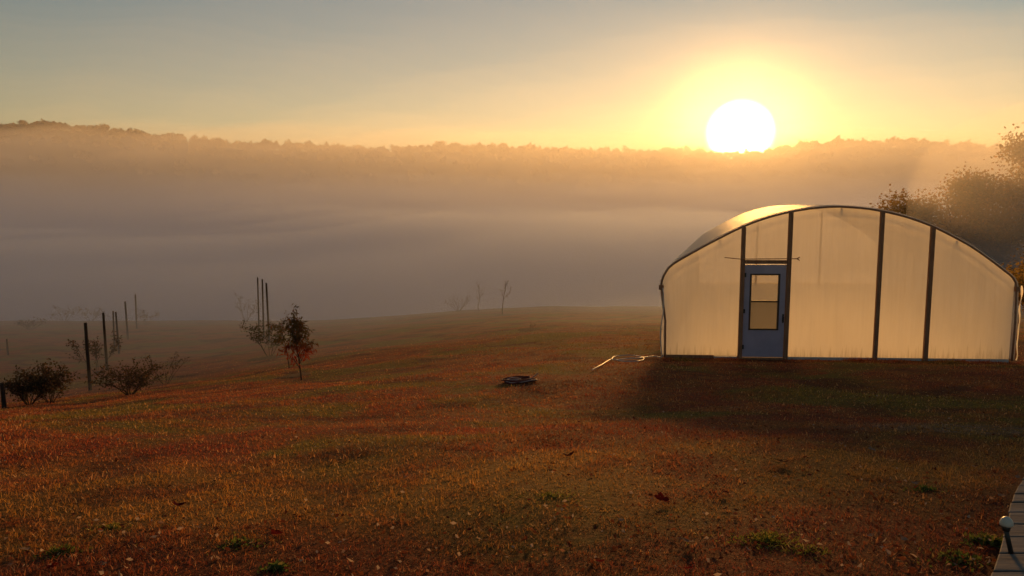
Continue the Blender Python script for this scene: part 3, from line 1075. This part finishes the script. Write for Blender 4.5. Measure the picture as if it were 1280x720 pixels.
# door: stiles and rails round two panes
wu0 = wall_px(936.5, 380)[0]; wu1 = wall_px(972.5, 380)[0]
wz1 = wall_px(954, 342.5)[1]; wz0 = wall_px(954, 411.5)[1]; wzm = wall_px(954, 376.5)[1]
dz0, dz1 = 0.03, head_z0 - 0.02
du0, du1 = pu[0] + 0.054, pu[1] - 0.054
mb = MB()
e = 0.0005
mb.box((du0, -0.045, dz0), (wu0, -0.008, dz1), Wl)
mb.box((wu1, -0.045, dz0), (du1, -0.008, dz1), Wl)
mb.box((wu0 - e, -0.0445, dz0), (wu1 + e, -0.0085, wz0), Wl)
mb.box((wu0 - e, -0.0445, wz1), (wu1 + e, -0.0085, dz1), Wl)
door = mb.build('door', M_door, gh, loc)
ft = 0.022
mb = MB()
mb.box((wu0 - 0.012, -0.056, wz0 - 0.012), (wu0 + ft, -0.012, wz1 + 0.012), Wl)
mb.box((wu1 - ft, -0.056, wz0 - 0.012), (wu1 + 0.012, -0.012, wz1 + 0.012), Wl)
mb.box((wu0 + ft, -0.055, wz0 - 0.012), (wu1 - ft, -0.013, wz0 + ft), Wl)
mb.box((wu0 + ft, -0.055, wz1 - ft), (wu1 - ft, -0.013, wz1 + 0.012), Wl)
mb.box((wu0 + ft, -0.054, wzm - 0.018), (wu1 - ft, -0.014, wzm + 0.018), Wl)
mb.build('window_frame', M_dframe, door)
door.children[0].data.transform(__import__('mathutils').Matrix.Translation(-Vector(loc)))
def pane(nm, z0, z1, mat):
    mb = MB(); mb.box((wu0 + ft - 0.004, -0.034, z0), (wu1 - ft + 0.004, -0.028, z1), Wl)
    return mb.build(nm, mat, door, loc)
o = pane('pane', wzm + 0.014, wz1 - ft + 0.004, M_glass); o['label'] = 'pale frosted upper pane'
o = pane('screen', wz0 + ft - 0.004, wzm - 0.014, M_screen); o['label'] = 'darker amber lower screen pane'
hu, hz = wall_px(977.8, 398)
mb = MB()
mb.box((hu - 0.018, -0.052, hz - 0.09), (hu + 0.018, -0.0455, hz + 0.10), Wl)
mb.tube([Wl((hu, -0.05, hz + 0.06)), Wl((hu, -0.088, hz + 0.05)), Wl((hu, -0.088, hz - 0.06)), Wl((hu, -0.05, hz - 0.07))], 0.010, 6)
mb.build('handle', M_handle, door, loc)
for hz_ in (dz0 + 0.22, 0.5 * (dz0 + dz1), dz1 - 0.22):
    mb = MB(); mb.box((du0 - 0.012, -0.0785, hz_ - 0.045), (du0 + 0.022, -0.0455, hz_ + 0.045), Wl); mb.build('hinge', M_handle, door, loc)
mb = MB(); mb.box((du0, -0.08, -0.06), (du1, -0.01, 0.022), Wl); mb.build('threshold', M_wood, gh, loc)

# side clamps and hip brackets at the eaves
for u, z in ((wall_px(826.5, 358)), (wall_px(1270.5, 360))):
    mb = MB(); mb.box((u - 0.045, -0.06, z - 0.07), (u + 0.045, 0.05, z + 0.03), Wl); mb.build('eave_bracket', M_wood, gh, loc)
# loose film edge hanging down at the two corners
for sgn, ub in ((-1, 0.0), (1, GH_W)):
    mb = MB(); rows = []
    for i in range(24):
        z = 0.02 + 1.60 * i / 23
        w = 0.026 + 0.012 * math.sin(i * 0.9 + sgn)
        c0 = ub + sgn * (0.035 + 0.012 * math.sin(i * 0.7))
        rows.append([Wl((c0, -0.03 - 0.02 * math.sin(i * 1.1), z)), Wl((c0 + sgn * w * 0.5, -0.055, z)), Wl((c0 + sgn * w, -0.02 + 0.02 * math.sin(i * 0.8), z))])
    mb.grid(rows); mb.build('film_edge', M_panel, gh, loc, smooth=True)
# unseen pale floor, added to bounce light onto the end-wall film
mb = MB(); mb.grid([[G(0.08 + (GH_W - 0.16) * i / 10, 0.1 + (GH_LEN - 0.2) * j / 20, 0.02 + 0.008 * math.sin(i * 2.1 + j * 1.7)) for i in range(11)] for j in range(21)])
mb.build('bounce_floor', basic('pale_bounce', (0.42, 0.38, 0.32), (0.30, 0.27, 0.23), 30, 0.9, 0.6), gh, loc)
# far end wall
mb = MB(); rows = []
for j in range(9):
    rows.append([G(prof[1, 0] + (prof[-2, 0] - prof[1, 0]) * i / 40, GH_LEN - 0.03, 0.02 + (arc_z(prof[1, 0] + (prof[-2, 0] - prof[1, 0]) * i / 40) - 0.02) * j / 8) for i in range(41)])
mb.grid(rows); mb.build('rear_panel', M_rear, gh, loc, smooth=True)
for u in (2.4, 3.7, 5.0):
    mb = MB(); mb.tube([G(u, GH_LEN - 0.09, -0.1), G(u, GH_LEN - 0.09, arc_z(u))], 0.045, 4); mb.build('rear_post', M_wood, gh, loc)

# ------------------------------------------------------------------ hoses
def gz(x, y, dz):
    return (x, y, float(ground(x, y)) + dz)


# white hose: down the corner, along the grass, one flat loop, then a straight tail
pts = []
c0 = Wl((-0.06, -0.10, 1.52))
for i in range(10):
    f = i / 9
    pts.append(Wl((-0.075 + 0.03 * math.sin(f * 7), -0.11, 1.5 * (1 - f) + 0.03)))
gp = [(826, 448.5), (818, 447), (808, 448), (798, 449.5), (784, 450), (772, 451.5), (765, 452.5), (768, 447.5), (780, 446), (792, 446), (803, 448.5), (804, 451.5), (795, 453.5), (780, 453.5), (770, 453), (763, 452.5), (752, 458), (740, 464.5)]
gp3 = []
for k, (px, py) in enumerate(gp):
    q = on_ground(px, py)
    gp3.append(np.array([q.x, q.y, q.z + 0.02 + (0.02 if k in (6, 14, 15) else 0)]))
gp3 = np.array(gp3)
tt = np.concatenate([[0], np.cumsum(np.linalg.norm(np.diff(gp3, axis=0), axis=1))])
sm = catmull(gp3, tt, np.linspace(0, tt[-1], 90))
pts += [(q[0], q[1], max(q[2] + 0.012, float(ground(q[0], q[1])) + 0.014)) for q in sm]
mb = MB(); mb.tube(pts, 0.011, 6)
o = mb.build('garden_hose', M_hosew, None, pts[-1], smooth=True)
tag(o, 'white hose hanging from the greenhouse corner and looped on the grass', 'hose')
# maroon hose coil
b = on_ground(649, 478)
hc = thing('hose_coil', b, 'maroon garden hose coiled in a low heap on the lawn', 'hose')
r = random.Random(3)
mb = MB(); mb2 = MB()
for L in range(9):
    R = 0.29 - 0.012 * L if L in (2, 6) else r.uniform(0.12, 0.27)
    cx, cy = r.uniform(-0.05, 0.05), r.uniform(-0.05, 0.05)
    zz = 0.014 + 0.0045 * L
    tx, ty, ph = r.uniform(-0.10, 0.10), r.uniform(-0.10, 0.10), r.uniform(0, 6.28)
    pts = []
    for i in range(37):
        a = 2 * math.pi * i / 36
        rr = R * (1 + 0.06 * math.sin(2 * a + ph))
        x, y = cx + rr * math.cos(a), cy + rr * 0.85 * math.sin(a)
        pts.append((x, y, max(float(ground(b.x + x, b.y + y)) - b.z + 0.012, float(ground(b.x + x, b.y + y)) - b.z + zz + tx * x + ty * y + 0.01 * math.sin(3 * a + ph))))
    (mb2 if L in (2, 6) else mb).tube(pts, 0.009 if L in (2, 6) else 0.0115, 6)
pts = [(-0.20 + 0.012 * i, -0.05 + 0.02 * math.sin(i * 0.4), 0.06 + 0.03 * math.sin(i * 0.16)) for i in range(20)]
mb2.tube(pts, 0.008, 6)
pts = [(0.10 + 0.02 * i, -0.10 - 0.006 * i, 0.05 + 0.008 * i + 0.002 * i * i * 0.3) for i in range(11)]
mb2.tube(pts, 0.008, 6)
mb.build('coil', M_hoser, hc, smooth=True)
o = mb2.build('loose_loop', M_hosec, hc, smooth=True); o['label'] = 'pale worn loops of the hose'

# ------------------------------------------------------------------ boardwalk and path light
DECK_Z = -1.545
bw = thing('boardwalk', (3.2, 3.6, DECK_Z - 0.12), 'grey board path with dark gaps in the lower right corner', 'boardwalk')
bl = (3.2, 3.6, DECK_Z - 0.12)
edges = [(1232, 740), (1240, 718), (1247, 698), (1253, 676), (1257, 658), (1261, 642), (1265, 625), (1268, 615), (1273, 606), (1279, 598), (1286, 591), (1293, 585)]
gaps = [716 + 24, 692 + 22, 692, 671, 655, 640, 627.5, 617, 607, 599, 592, 586, 580]
def deck_pt(px, py):
    d = pix_dir(px, py); s = DECK_Z / d[2]
    return d[0] * s, d[1] * s
brd = random.Random(9)
y_edges = [deck_pt(1262, g)[1] for g in gaps]
for i in range(len(gaps) - 1):
    y0, y1 = y_edges[i], y_edges[i + 1]
    mid = 0.5 * (gaps[i] + gaps[i + 1])
    ex = np.interp(-mid, [-q[1] for q in edges], [q[0] for q in edges])
    def edge_x(g):
        return deck_pt(np.interp(-g, [-q[1] for q in edges], [q[0] for q in edges]), g)[0]
    xa_, xb_ = edge_x(gaps[i]), edge_x(gaps[i + 1])
    x0 = 0.5 * (xa_ + xb_)
    zz = DECK_Z + brd.uniform(-0.003, 0.003)
    mb = MB()
    sk = brd.uniform(-0.004, 0.004)
    jx = brd.uniform(-0.006, 0.006)
    mb.box((0, y0 + 0.006, zz - 0.035), (1.25, y1 - 0.006, zz),
           lambda p: (p[0] + jx + (xa_ + (xb_ - xa_) * (p[1] - y0) / (y1 - y0)), p[1] + sk * p[0], p[2]))
    o = mb.build('board', M_deck, bw, bl)
    bv = o.modifiers.new('bevel', 'BEVEL'); bv.width = 0.004; bv.segments = 2
for k, off in enumerate((0.10, 1.0)):
    mb = MB()
    x0 = deck_pt(1240, 718)[0]; x1 = deck_pt(1286, 591)[0]
    ya, yb = y_edges[0] + 0.02, y_edges[-1] - 0.02
    mb.grid([[(x0 + off, ya, DECK_Z - 0.037), (x0 + off + 0.05, ya, DECK_Z - 0.037)], [(x1 + off, yb, DECK_Z - 0.037), (x1 + off + 0.05, yb, DECK_Z - 0.037)]])
    mb.grid([[(x0 + off, ya, DECK_Z - 0.037), (x0 + off, ya, DECK_Z - 0.3)], [(x1 + off, yb, DECK_Z - 0.037), (x1 + off, yb, DECK_Z - 0.3)]])
    mb.grid([[(x0 + off + 0.05, ya, DECK_Z - 0.3), (x0 + off + 0.05, ya, DECK_Z - 0.037)], [(x1 + off + 0.05, yb, DECK_Z - 0.3), (x1 + off + 0.05, yb, DECK_Z - 0.037)]])
    mb.build('joist', M_wood, bw, bl)

# small stake light: cream dome on a dark stake
fx, fy = deck_pt(1265.5, 691)
fz = DECK_Z
def at_depth(px, py, D):
    d = pix_dir(px, py); return d * D / d[1]
capc = at_depth(1258, 655, fy - 0.02)
pl = thing('path_light', (fx, fy, fz), 'small path light with a cream dome on a dark stake', 'lamp')
ploc = (fx, fy, fz)
mb = MB()
R = 0.027
rows = []
for j in range(9):
    a = j / 8 * math.pi / 2
    rows.append([(capc[0] + R * math.cos(a) * math.cos(t), capc[1] + R * math.cos(a) * math.sin(t), capc[2] + 0.034 * math.sin(a)) for t in [2 * math.pi * k / 20 for k in range(21)]])
mb.grid(rows)
mb.grid([[(capc[0] + rr_ * math.cos(t), capc[1] + rr_ * math.sin(t), capc[2] - 0.006 * (q == 1)) for t in [2 * math.pi * k / 20 for k in range(21)]] for q, rr_ in enumerate((R, R * 0.96, 0.001))])
mb.build('dome', M_cap, pl, ploc, smooth=True)
mb = MB(); mb.tube([(capc[0], capc[1], capc[2] - 0.004), (capc[0], capc[1], capc[2] - 0.03)], [0.020, 0.015], 12); mb.build('collar', M_black, pl, ploc, smooth=True)
mb = MB(); mb.tube([(capc[0], capc[1], capc[2] - 0.028), (fx, fy, fz - 0.02)], [0.011, 0.0105], 8); mb.build('stake', M_black, pl, ploc, smooth=True)

# ------------------------------------------------------------------ grass
def grass_blades():
    r = np.random.default_rng(123)
    Vs, Fs, Rs = [], [], []
    n = 470000
    # density falls off with distance: sample depth with pdf ~ 1/y
    y = 2.4 * np.exp(r.random(n) * math.log(30.0 / 2.4))
    hw = 0.78 * y + 0.6
    x = (r.random(n) * 2 - 1) * hw
    # clumping
    cl = 0.5 + 0.5 * np.sin(x * 5.1 + 2 * np.sin(y * 3.3)) * np.sin(y * 6.3 + 1.5 * np.sin(x * 4.1))
    cl2 = wav(x * 2.2, y * 2.2) * 0.25 + 0.5
    keep = r.random(n) < 0.55 + 0.45 * np.clip(cl * 0.6 + cl2 * 0.5, 0, 1)
    # a quarter of the blades gather in denser, longer clumps
    nc = 9000
    cy_ = 2.4 * np.exp(r.random(nc) * math.log(22.0 / 2.4)); cx_ = (r.random(nc) * 2 - 1) * (0.78 * cy_ + 0.6)
    ci = r.integers(0, nc, n)
    inc = r.random(n) < 0.30
    sg = 0.012 + 0.006 * cy_[ci]
    x = np.where(inc, cx_[ci] + r.normal(0, 1, n) * sg, x); y = np.where(inc, cy_[ci] + r.normal(0, 1, n) * sg, y)
    crn = r.random(nc)[ci]
    keep |= inc
    # longer unmown grass along the foot of the greenhouse wall
    wl = r.random(n) < 0.016
    wu = r.random(n) * (GH_W + 0.2) - 0.1; wo = -0.07 - 0.10 * np.abs(r.normal(0, 1, n))
    lump = np.sin(wu * 5.0) * np.sin(wu * 1.7 + 1.0) + 0.4
    x = np.where(wl, GH_L[0] + U2[0] * wu - U2[1] * wo, x); y = np.where(wl, GH_L[1] + U2[1] * wu + U2[0] * wo, y)
    crn = np.where(wl, 1.1 + np.clip(lump, 0, 1.4), crn); inc = inc | wl
    keep = np.where(wl, (r.random(n) < 0.35 + lump) & ~((wu > 1.75) & (wu < 2.55)), keep)
    # keep clear of house, deck
    q0 = x - GH_L[0]; q1 = y - GH_L[1]
    u = _Minv[0, 0] * q0 + _Minv[0, 1] * q1; a = _Minv[1, 0] * q0 + _Minv[1, 1] * q1
    keep &= ~((u > -0.1) & (u < GH_W + 0.2) & (a > -0.05) & (a < GH_LEN + 0.1))
    dx = 2.05 + (y - 3.1) * 0.78
    keep &= ~((x > dx) & (x < dx + 1.5) & (y < 5.1))
    x, y, inc, crn = x[keep], y[keep], inc[keep], crn[keep]; n = len(x)
    z = ground(x, y)
    dist = np.hypot(x, y)
    w = np.clip(0.0011 * dist, 0.0028, 0.012) * r.uniform(0.6, 1.3, n)
    tall = 0.6 + 0.7 * np.clip(wav(x * 1.3 + 3, y * 1.3) * 0.3 + 0.5, 0, 1.2)
    L = (0.018 + 0.024 * r.random(n) ** 2) * tall * np.clip(0.8 + dist * 0.02, 0.8, 1.3)
    L = np.where(inc, L * (1.0 + 0.6 * crn), L)
    az = r.uniform(0, 2 * math.pi, n)
    tilt = np.clip(np.abs(r.normal(0.75, 0.4, n)), 0.05, 1.45)
    D = np.stack([np.cos(az) * np.sin(tilt), np.sin(az) * np.sin(tilt), np.cos(tilt)], 1)
    saz = r.uniform(0, 2 * math.pi, n)
    S = np.stack([np.cos(saz), np.sin(saz), 0 * saz], 1)
    P = np.stack([x, y, z - 0.004], 1)
    M = P + D * L[:, None] * 0.55
    D2 = D + np.stack([0 * az, 0 * az, -0.55 * np.ones(n)], 1)
    D2 /= np.linalg.norm(D2, axis=1, keepdims=True)
    T = M + D2 * L[:, None] * 0.5
    w3 = (w * 0.5)[:, None]
    V = np.stack([P - S * w3, P + S * w3, M + S * w3 * 0.8, M - S * w3 * 0.8, T], 1).reshape(-1, 3)
    i0 = np.arange(n)[:, None] * 5
    Fc = np.concatenate([i0 + np.array([[0, 1, 2]]), i0 + np.array([[0, 2, 3]]), i0 + np.array([[3, 2, 4]])])
    rr = np.repeat(np.where(inc & (crn <= 1.0), np.clip(crn * 0.75 + r.random(n) * 0.25, 0, 1), r.random(n)), 5)
    me = np_mesh('grass', V, Fc, M_grass, {'rnd': rr})
    tag(link_mesh('grass', me), 'short dry autumn grass of the lawn, rust brown with green patches', kind='stuff')


grass_blades()

# ------------------------------------------------------------------ fallen leaves
M_litter = leaf_mat('leaf_litter', (0.10, 0.030, 0.018), (0.24, 0.080, 0.03), (0.48, 0.34, 0.23), transl=0.4)


def litter():
    r = np.random.default_rng(31)
    n = 6500
    y = 2.6 * np.exp(r.random(n) ** 1.35 * math.log(16 / 2.6))
    x = (r.random(n) * 2 - 1) * (0.74 * y + 0.4)
    keep = r.random(n) < np.clip(0.22 + 0.7 * sstep(4.4, 3.3, y) + 0.25 * (x > 0), 0, 1)
    x, y = x[keep], y[keep]; n = len(x)
    z = ground(x, y) + r.uniform(0.012, 0.035, n)
    P = np.stack([x, y, z], 1)
    D = r.normal(size=(n, 3)) * np.array([1, 1, 0.22])
    V, Fc, at = leaf_quads(P, D, 0.027 * r.uniform(0.5, 1.5, (n, 1)), 0.019, 77)
    me = np_mesh('leaf_litter', V, Fc, M_litter, at)
    tag(link_mesh('leaf_litter', me), 'small dry fallen leaves scattered through the lawn', kind='stuff')


litter()


def fallen_leaf(px, py, size, cols, label, seed, curl=0.3, lobes=5):
    b = on_ground(px, py)
    r = random.Random(seed)
    m = leaf_mat('fallen_leaf_%d' % seed, cols[0], cols[1], transl=0.4)
    az = r.uniform(0, 6.28)
    mb = MB()
    n = 26
    L = size
    rows = [[], [], []]
    cx = []
    for i in range(n):
        a = 2 * math.pi * i / n
        rad = L * (0.30 + 0.20 * abs(math.cos(a * lobes / 2)) ** 0.7) * (1 + 0.12 * r.uniform(-1, 1))
        for q, f in enumerate((0.02, 0.55, 1.0)):
            x = math.cos(a) * rad * f; y = math.sin(a) * rad * f * 0.85
            zz = curl * L * ((x / L) ** 2 * 2.2 + 0.35 * abs(y / L)) + 0.02 * L * math.sin(3 * a) * f
            rows[q].append((x * math.cos(az) - y * math.sin(az), x * math.sin(az) + y * math.cos(az), zz))
    for q in rows:
        q.append(q[0])
    mb.grid(rows)
    st = [(math.cos(az + 0.2) * L * f, math.sin(az + 0.2) * L * f, 0.01 + 0.05 * L * math.sin(f * 3)) for f in (0.0, 0.3, 0.55, 0.75)]
    o = mb.build('blade', m, None, smooth=True)
    t = thing('fallen_leaf', (b.x, b.y, b.z + 0.026), label, 'leaf', 'larger fallen leaves')
    o.parent = t
    mb = MB(); mb.tube(st, 0.0016, 5); mb.build('stalk', m, t)
    t.rotation_euler = (r.uniform(-0.35, 0.2), r.uniform(-0.3, 0.3), 0)
    return t


DKRED = ((0.09, 0.016, 0.014), (0.15, 0.03, 0.02))
RED = ((0.20, 0.022, 0.014), (0.13, 0.02, 0.014))
PALE = ((0.30, 0.22, 0.16), (0.20, 0.13, 0.09))
BROWN = ((0.10, 0.045, 0.025), (0.16, 0.08, 0.04))
for k, (px, py, sz, cl, lb, cu) in enumerate([
        (223, 637, 0.115, DKRED, 'dark red curled leaf alone on the grass at lower left', 0.9),
        (249, 665, 0.035, PALE, 'tiny white leaf scrap below the dark red curled leaf', 0.4),
        (31, 693, 0.085, PALE, 'grey-white leaf near the bottom left corner', 0.4),
        (66, 714, 0.07, RED, 'bright red leaf at the bottom edge near the left corner', 0.3),
        (131, 712, 0.05, PALE, 'upright pale leaf scrap at the bottom edge, lower left', 0.9),
        (346, 672, 0.10, RED, 'orange-red leaf in litter above the dark leafy weed', 0.3),
        (711, 574, 0.12, DKRED, 'blackish curled leaf on the bright strip mid-lawn', 0.9),
        (692, 584, 0.10, DKRED, 'small maroon leaf just below left of the blackish leaf', 0.3),
        (828, 630, 0.15, RED, 'red and maroon leaf at lower centre right', 0.5),
        (822, 627, 0.045, PALE, 'white scrap lying on the red and maroon leaf', 0.3),
        (861, 684, 0.12, PALE, 'largest pale crumpled leaf at the lower centre right', 0.6),
        (905, 620, 0.10, DKRED, 'maroon leaf right of the red and maroon leaf', 0.4),
        (978, 582, 0.15, BROWN, 'brown curled leaf on the slope below the greenhouse door', 0.6),
        (1001, 619, 0.06, PALE, 'small pale round leaf below the brown curled leaf', 0.4),
        (750, 708, 0.075, RED, 'scarlet leaf at the bottom edge below centre', 0.3),
        (860, 717, 0.07, RED, 'scarlet leaf at the bottom edge under the pale crumpled leaf', 0.3),
        (776, 656, 0.05, PALE, 'pale narrow leaf left of the red and maroon leaf, lower down', 0.5),
        (1143, 609, 0.07, PALE, 'pale leaf in dark weeds at right', 0.4),
        (1130, 680, 0.06, PALE, 'white leaf on green weeds near the board path', 0.4),
        (1272, 601, 0.06, PALE, 'pale pink leaf at the tip of the board path', 0.4),
        (1251, 625, 0.07, PALE, 'pale leaf beside the board path above the path light', 0.4),
        (1090, 566, 0.11, PALE, 'pale leaf at right below the greenhouse wall', 0.4),
        (1088, 676, 0.06, PALE, 'faded leaf lying left of the white leaf on green weeds', 0.4)]):
    fallen_leaf(px, py, sz * (0.62 if cl is PALE else 0.72), cl, lb, 200 + k, cu * 0.6)

# ------------------------------------------------------------------ weeds and green tufts
def tuft(px, py, n, size, spread, label, mat, seed, width=0.004, name='grass_tuft', cat='grass tuft'):
    b = on_ground(px, py)
    r = np.random.default_rng(seed)
    a = r.uniform(0, 6.28, n); rad = spread * np.abs(r.normal(0, 0.75, n)) * (1 + 0.3 * np.sin(3 * a + seed))
    P = np.stack([rad * np.cos(a), rad * np.sin(a) * 0.7, np.zeros(n)], 1)
    P[:, 2] = ground(b.x + P[:, 0], b.y + P[:, 1]) - b.z
    D = np.stack([r.normal(0, 0.8, n) + P[:, 0] / spread * 0.5, r.normal(0, 0.8, n), np.full(n, 0.6)], 1)
    size = size * (0.22 + 0.32 * np.exp(-(rad / spread) ** 2 * 1.5))[:, None]
    V, Fc, at = leaf_quads(P, D, size, width, seed)
    t = thing(name, b, label, cat, 'green tufts and weeds')
    link_mesh('foliage', np_mesh('foliage', V, Fc, mat, at), t)
    return t


tuft(345, 712, 60, 0.075, 0.05, 'dark green leafy weed at the bottom edge, left of centre', M_weed, 61, 0.035, 'weed', 'weed')
tuft(958, 676, 260, 0.10, 0.19, 'brightest green grass tuft at lower right of centre', M_tuft, 62, 0.006)
tuft(1010, 690, 90, 0.08, 0.14, 'thin green tuft right of the brightest green tuft', M_tuft, 63, 0.005)
tuft(80, 690, 220, 0.08, 0.12, 'dark green tuft beside the grey-white leaf, lower left', M_weed, 64, 0.008)
tuft(140, 660, 180, 0.06, 0.15, 'green grass tuft above the lower left corner', M_tuft, 65, 0.005)
tuft(1236, 678, 240, 0.10, 0.10, 'green weed clump touching the board path by the path light', M_weed, 66, 0.016, 'weed', 'weed')
tuft(1195, 700, 200, 0.08, 0.14, 'low green weeds left of the board path', M_weed, 67, 0.014, 'weed', 'weed')
tuft(1155, 612, 130, 0.06, 0.12, 'small dark weed under the pale leaf at right', M_weed, 68, 0.014, 'weed', 'weed')
tuft(690, 620, 200, 0.055, 0.18, 'short green patch at lower centre', M_tuft, 69, 0.005)
tuft(300, 680, 120, 0.06, 0.12, 'dark weed patch in the litter left of the leafy weed', M_weed, 70, 0.014, 'weed', 'weed')
